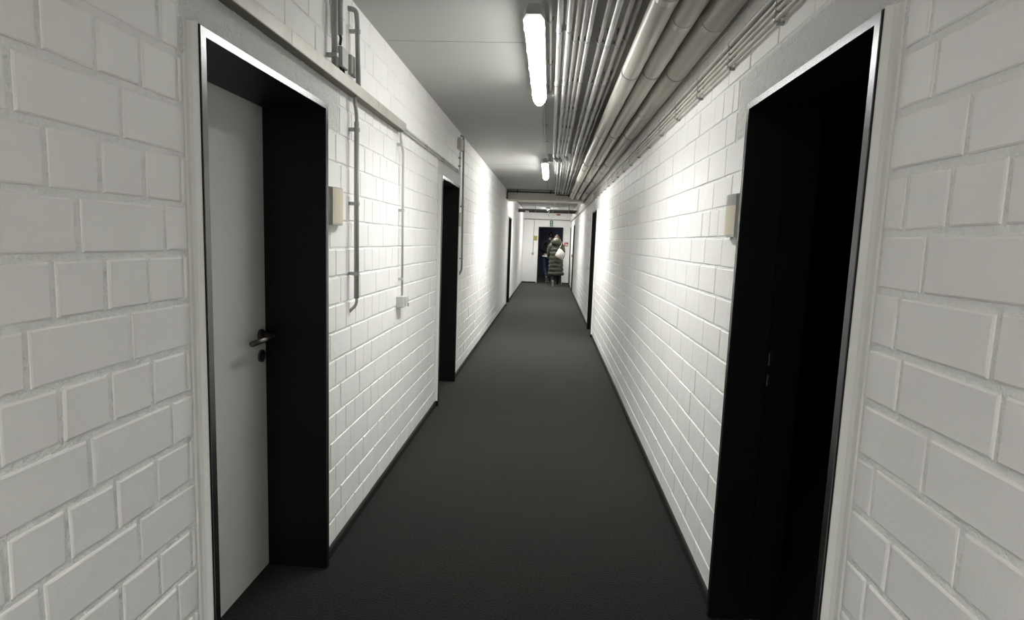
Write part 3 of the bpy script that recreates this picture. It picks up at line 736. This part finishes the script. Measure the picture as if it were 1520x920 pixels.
def person(origin, J, label, head_turn=0.0):
    """J: joint positions relative to origin; returns the body object"""
    j = {}
    def a(n, p, r): j[n] = (Vector(p), r)
    a('pelvis', J['pelvis'], (.125, .10)); a('waist', J['waist'], (.115, .09)); a('chest', J['chest'], (.15, .105)); a('collar', J['collar'], (.085, .075)); a('neck', J['neck'], .052)
    E = [('pelvis', 'waist'), ('waist', 'chest'), ('chest', 'collar'), ('collar', 'neck')]
    hd = Vector(J['head'])
    a('jaw', hd + Vector((0, .012, -.075)), (.055, .06)); a('skull', hd + Vector((0, .005, .0)), (.074, .09)); a('crown', hd + Vector((0, -.005, .075)), (.058, .07))
    E += [('neck', 'jaw'), ('jaw', 'skull'), ('skull', 'crown')]
    for s, S in ((-1, 'l'), (1, 'r')):
        a('sh' + S, J['sh' + S], .058); a('el' + S, J['el' + S], .041); a('wr' + S, J['wr' + S], .027)
        E += [('collar', 'sh' + S), ('sh' + S, 'el' + S), ('el' + S, 'wr' + S)]
        w = Vector(J['wr' + S]); d = (w - Vector(J['el' + S])).normalized()
        side = d.cross(Vector((s, 0, 0)))
        side = side.normalized() if side.length > .01 else Vector((0, 1, 0)); inn = Vector((-s, 0, 0)); inn = (inn - d * inn.dot(d)).normalized()
        a('pm' + S, w + d * .055, (.036, .017)); E.append(('wr' + S, 'pm' + S))
        for f, (o, ln) in enumerate(((-.03, .066), (-.010, .076), (.010, .072), (.029, .056))):
            b = w + d * .085 + side * o; k = b + d * ln * .55 + inn * .006; e = b + d * ln + inn * .024
            a('f%d%sa' % (f, S), b, .0092); a('f%d%sb' % (f, S), k, .0084); a('f%d%sc' % (f, S), e, .0072)
            E += [('pm' + S, 'f%d%sa' % (f, S)), ('f%d%sa' % (f, S), 'f%d%sb' % (f, S)), ('f%d%sb' % (f, S), 'f%d%sc' % (f, S))]
        b = w + d * .03 - side * .032 + inn * .01; a('t' + S + 'a', b, .0115); a('t' + S + 'b', b + d * .035 - side * .016 + inn * .012, .0095)
        E += [('pm' + S, 't' + S + 'a'), ('t' + S + 'a', 't' + S + 'b')]
        a('hp' + S, J['hp' + S], .088); a('kn' + S, J['kn' + S], .058); a('cf' + S, Vector(J['kn' + S]).lerp(Vector(J['an' + S]), .35), .052); a('an' + S, J['an' + S], .036); a('to' + S, J['to' + S], (.036, .024))
        E += [('pelvis', 'hp' + S), ('hp' + S, 'kn' + S), ('kn' + S, 'cf' + S), ('cf' + S, 'an' + S), ('an' + S, 'to' + S)]
    root = empty('person', origin); tag(root, label, 'person')
    body = skin_mesh('body', j, E, 'pelvis', M['skin'], root, 2, origin)
    # face: turned with the head
    O = Vector(origin); R = Matrix.Rotation(head_turn, 3, 'Z')
    def hp(x, y, z): return O + hd + R @ Vector((x, y, z))
    f = MB(); f.loft([hp(0, .088, .02), hp(0, .103, -.005), hp(0, .108, -.02), hp(0, .09, -.03)], [(.008, .006), (.011, .009), (.015, .011), (.010, .006)], 10)
    f.build('nose', M['skin'], body)
    for s in (-1, 1):
        MB().ell(hp(s * .031, .083, .018), (.013, .008, .008)).build('eye', M['white'], body)
        MB().ell(hp(s * .074, .0, -.005), (.010, .02, .032), R).build('ear', M['skin'], body)
    MB().ell(hp(0, .088, -.052), (.024, .008, .008), R).build('mouth', M['palered'], body)
    return root, j

def trousers(root, origin, J, m, hem, extra=.012):
    j = {}; E = []
    j['pelvis'] = (Vector(J['pelvis']), (.142, .115)); j['waist'] = (Vector(J['pelvis']).lerp(Vector(J['waist']), .45), (.135, .105)); E.append(('pelvis', 'waist'))
    for S in 'lr':
        h, k, an = Vector(J['hp' + S]), Vector(J['kn' + S]), Vector(J['an' + S])
        j['hp' + S] = (h, .100); j['th' + S] = (h.lerp(k, .5), .088); j['kn' + S] = (k, .072); j['cf' + S] = (k.lerp(an, .45), .068); j['an' + S] = (k.lerp(an, hem), .062)
        E += [('pelvis', 'hp' + S), ('hp' + S, 'th' + S), ('th' + S, 'kn' + S), ('kn' + S, 'cf' + S), ('cf' + S, 'an' + S)]
    return skin_mesh('trousers', j, E, 'pelvis', m, root, 2, origin)

def shoe(root, origin, an, toe, m, ms=None):
    O = Vector(origin); an = O + Vector(an); toe = O + Vector(toe); d = (toe - an); fwd = Vector((d.x, d.y, d.z + .045)).normalized() if abs(d.z) < .12 else d.normalized()
    flat = abs(d.z) < .12
    if flat: fwd = Vector((d.x, d.y, 0)).normalized()
    upv = Vector((1, 0, 0)).cross(fwd).normalized()
    base = (O.copy()); heel = an - fwd * .055 - upv * (.055 if flat else .06)
    up = MB(); path = [heel + fwd * t + upv * h for t, h in ((0, .035), (.03, .045), (.09, .05), (.16, .04), (.22, .030), (.265, .022))]
    up.loft(path, [(.030, .026), (.042, .034), (.045, .038), (.036, .044), (.028, .044), (.012, .022)], 14, up=upv)
    up.loft([an + (O - O) + upv * .05, an, heel + fwd * .055 + upv * .05], [(.046, .044), (.046, .042), (.04, .036)], 14)
    o = up.build('shoe', m, root)
    so = MB(); so.loft([heel + fwd * t + upv * .004 for t in (-.008, .03, .1, .19, .25, .278)], [(.011, .024), (.011, .037), (.011, .035), (.011, .047), (.011, .042), (.009, .02)], 14, up=upv)
    sb = so.build('sole', ms or M['sole'], o)
    if not ms: sb['label'] = 'pale shoe sole'
    return o

# --- woman in the long olive coat
WO = (.215, 19.45, 0)
JW = dict(pelvis=(0, 0, .92), waist=(0, .005, 1.06), chest=(0, .02, 1.24), collar=(0, .025, 1.38), neck=(0, .05, 1.45), head=(0.01, .095, 1.565),
          shl=(-.165, .02, 1.35), shr=(.165, .02, 1.35), ell=(-.245, .03, 1.09), elr=(.245, .02, 1.10), wrl=(-.20, .20, .93), wrr=(.20, .20, .95),
          hpl=(-.085, 0, .88), hpr=(.085, 0, .88), knl=(-.085, .06, .50), knr=(.09, .15, .50), anl=(-.075, -.22, .17), anr=(.09, .16, .085), tol=(-.075, -.155, .045), tor=(.09, .30, .03))
root, _ = person(WO, JW, 'person in a long olive quilted coat walking away, cream bag behind')
trousers(root, WO, JW, M['trousers'], .93)
shoe(root, WO, JW['anl'], JW['tol'], M['shoe']); shoe(root, WO, JW['anr'], JW['tor'], M['shoe'])
ox, oy, _z = WO
ct = MB(); n = 40; levels = []
zt, zh = 1.42, .36; quilts = 8; steps = 56
ctrl = [(0.0, .255, .205), (.07, .262, .21), (.12, .245, .195), (.30, .238, .185), (.5, .235, .18), (.68, .228, .175), (.82, .225, .165), (.9, .205, .15), (.96, .15, .12), (1.0, .10, .09)]
def interp(t):
    for p, q in zip(ctrl, ctrl[1:]):
        if p[0] <= t <= q[0]:
            u = (t - p[0]) / (q[0] - p[0]); return p[1] + (q[1] - p[1]) * u, p[2] + (q[2] - p[2]) * u
vs = []; fs = []
for i in range(steps + 1):
    t = i / steps; rx, ry = interp(t); qn = abs(math.sin(t * quilts * PI)) ** .6; k = .90 + .10 * qn if t < .93 else .97
    for jn in range(n):
        an_ = 2 * PI * jn / n; wob = 1 + .02 * math.sin(3 * an_ + i * .7) + .012 * math.sin(7 * an_ + i)
        sway = .03 * (1 - t) ** 2 * (1 if math.cos(an_) > 0 else .2)
        vs.append((ox + .008 + math.cos(an_) * rx * k * wob + sway, oy + .01 + .02 * t + math.sin(an_) * ry * k * wob - .02 * (1 - t), zh + (zt - zh) * t + .012 * math.sin(an_ + 2) * (1 - t)))
for i in range(steps):
    for jn in range(n): fs.append((i * n + jn, i * n + (jn + 1) % n, (i + 1) * n + (jn + 1) % n, (i + 1) * n + jn))
fs.append(tuple(range(n))[::-1])
coat = ct.add(vs, fs, True).build('coat', M['coat'], root)
for S, s in (('l', -1), ('r', 1)):
    sl = MB(); A, B_, D = [Vector(WO) + Vector(JW[q + S]) for q in ('sh', 'el', 'wr')]
    A = A + Vector((s * .01, 0, .0)); path = [A + Vector((-s * .10, .0, .062)), A + Vector((-s * .055, 0, .052))]; rad = [.045, .075]
    for i in range(33):
        t = i / 32
        p = A * (1 - t) ** 2 + (B_ + Vector((s * .03, -.03, .0))) * 2 * t * (1 - t) + D * t * t
        path.append(p); rad.append((.094 - .028 * t) * (.88 + .12 * abs(math.sin(t * 6 * PI)) ** .6))
    sl.loft(path, rad, 18); sl.build('sleeve', M['coat'], coat)
hd_ = MB()
hd_.loft([(ox + math.cos(a_) * .135, oy + .035 + math.sin(a_) * .125, 1.45 + .012 * math.sin(a_ * 2)) for a_ in [PI * 2 * i / 24 for i in range(25)]], [.062] * 25, 16, caps=False, up=(0, 0, 1))
hd_.ell((ox, oy - .10, 1.475), (.165, .10, .115)); hd_.ell((ox, oy - .05, 1.545), (.14, .10, .065)); hd_.build('hood', M['coat'], coat)
hl = MB().ell((ox + .005, oy - .148, 1.545), (.062, .05, .050)); hl.build('hood_trim', M['fur'], coat)['label'] = 'pale fluffy patch on the hood'
hr = MB(); H0 = Vector(WO) + Vector(JW['head']); hr.ell(H0 + Vector((0, -.015, .02)), (.088, .105, .105)); hr.ell(H0 + Vector((0, -.085, -.06)), (.075, .05, .09)); hr.ell(H0 + Vector((.0, -.055, .115)), (.042, .042, .036)); hr.build('hair', M['hair_brown'], root)

# bag on her right shoulder (a thing of its own)
bx, by, bz = ox + .135, oy - .285, 1.085
t = empty('shoulder_bag', (bx, by, bz)); tag(t, 'cream white shoulder bag hanging across the back of the olive coat', 'bag')
Rb = Matrix.Rotation(math.radians(28), 3, 'Y')
ol = [(-.125, .145), (-.02, .15), (.125, .095), (.150, -.115), (.135, -.14), (-.115, -.135), (-.135, -.115)]
b2 = bmesh.new(); v0 = [b2.verts.new(Vector((bx, by, bz)) + Rb @ Vector((x, -.045, z))) for x, z in ol]; v1 = [b2.verts.new(Vector((bx, by, bz)) + Rb @ Vector((x, .045, z))) for x, z in ol]
b2.faces.new(v0); b2.faces.new(v1[::-1])
for i in range(len(ol)): b2.faces.new((v0[i], v1[i], v1[(i + 1) % len(ol)], v0[(i + 1) % len(ol)]))
bmesh.ops.recalc_face_normals(b2, faces=b2.faces); bmesh.ops.bevel(b2, geom=list(b2.edges), offset=.010, segments=2, affect='EDGES')
MB().bm(b2, True).build('pouch', M['bag'], t)
MB().loft([(bx - .06, by + .01, bz + .13), (bx + .0, by + .03, bz + .25), (ox + .17, oy - .115, 1.42), (ox + .185, oy + .01, 1.475), (ox + .19, oy + .13, 1.40)], [(.004, .014)] * 5, 8).build('strap', M['bag'], t)

# --- man in black sweater and jeans, stepping through the doorway
MO = (-.045, 21.05, 0)
JM = dict(pelvis=(-.045, 0, .98), waist=(-.03, .01, 1.13), chest=(.0, .03, 1.34), collar=(.02, .04, 1.50), neck=(.04, .055, 1.58), head=(.075, .09, 1.695),
          shl=(-.175, .03, 1.45), shr=(.205, .03, 1.45), ell=(-.28, -.03, 1.19), elr=(.29, .06, 1.19), wrl=(-.10, .24, 1.06), wrr=(.25, .24, 1.02),
          hpl=(-.135, 0, .93), hpr=(.045, 0, .93), knl=(-.115, .02, .52), knr=(.03, .17, .54), anl=(-.03, -.25, .20), anr=(.04, .17, .09), tol=(-.03, -.20, .06), tor=(.04, .32, .03))
root, _ = person(MO, JM, 'person in black sweater and blue jeans stepping through the far doorway', -.35)
trousers(root, MO, JM, M['jeans'], .94)
shoe(root, MO, JM['anl'], JM['tol'], M['shoe'], M['sole_dark']); shoe(root, MO, JM['anr'], JM['tor'], M['shoe'])
j = {}; E = []
for nme, r in (('pelvis', (.160, .132)), ('waist', (.158, .13)), ('chest', (.182, .135)), ('collar', (.105, .09))): j[nme] = (Vector(JM[nme]) + (Vector((0, 0, .02)) if nme == 'pelvis' else Vector()), r)
j['neckb'] = (Vector(JM['collar']).lerp(Vector(JM['neck']), .55), .066); E = [('pelvis', 'waist'), ('waist', 'chest'), ('chest', 'collar'), ('collar', 'neckb')]
for S in 'lr':
    for q, r in (('sh', .080), ('el', .062)): j[q + S] = (Vector(JM[q + S]), r)
    j['wr' + S] = (Vector(JM['el' + S]).lerp(Vector(JM['wr' + S]), .9), .046); E += [('collar', 'sh' + S), ('sh' + S, 'el' + S), ('el' + S, 'wr' + S)]
skin_mesh('sweater', j, E, 'pelvis', M['knit'], root, 2, MO)
sh = MB(); P = Vector(MO) + Vector(JM['pelvis'])
sh.loft([P + Vector((.0, 0, -.055)), P + Vector((.0, 0, -.04)), P + Vector((.0, 0, .0))], [(.150, .175), (.150, .175), (.14, .165)], 24, up=(0, 1, 0)); sh.build('shirt_hem', M['shirt'], root)['label'] = 'white shirt hem showing under the sweater'
hr = MB(); H0 = Vector(MO) + Vector(JM['head']); hr.ell(H0 + Vector((0, -.012, .045)), (.087, .104, .088)); hr.ell(H0 + Vector((0, -.05, .0)), (.08, .062, .07)); hr.build('hair', M['hair_dark'], root)

# ------------------------------------------------------------------ camera, world, view
cam = bpy.data.cameras.new('camera'); co = bpy.data.objects.new('camera', cam); C.objects.link(co)
r_, u_, f_ = Vector((.997259, .064904, .035527)), Vector((-.042912, .116191, .9923)), Vector((-.060277, .991104, -.118657))
co.matrix_world = Matrix(((r_.x, u_.x, -f_.x, 0), (r_.y, u_.y, -f_.y, 0), (r_.z, u_.z, -f_.z, CAM_H), (0, 0, 0, 1)))
cam.sensor_width = 36; cam.sensor_fit = 'HORIZONTAL'; cam.lens = 861.25 / 1520 * 36; cam.clip_start = .02
sc = bpy.context.scene; sc.camera = co
w = bpy.data.worlds.new('world'); sc.world = w; w.use_nodes = True
w.node_tree.nodes['Background'].inputs[0].default_value = (0, 0, 0, 1); w.node_tree.nodes['Background'].inputs[1].default_value = 0
sc.view_settings.view_transform = 'Standard'; sc.view_settings.look = 'None'; sc.view_settings.gamma = 1; sc.view_settings.use_curve_mapping = False
sc.view_settings.exposure = 1.02
sc.cycles.use_denoising = True; sc.cycles.max_bounces = 12; sc.cycles.diffuse_bounces = 8; sc.cycles.sample_clamp_indirect = 6
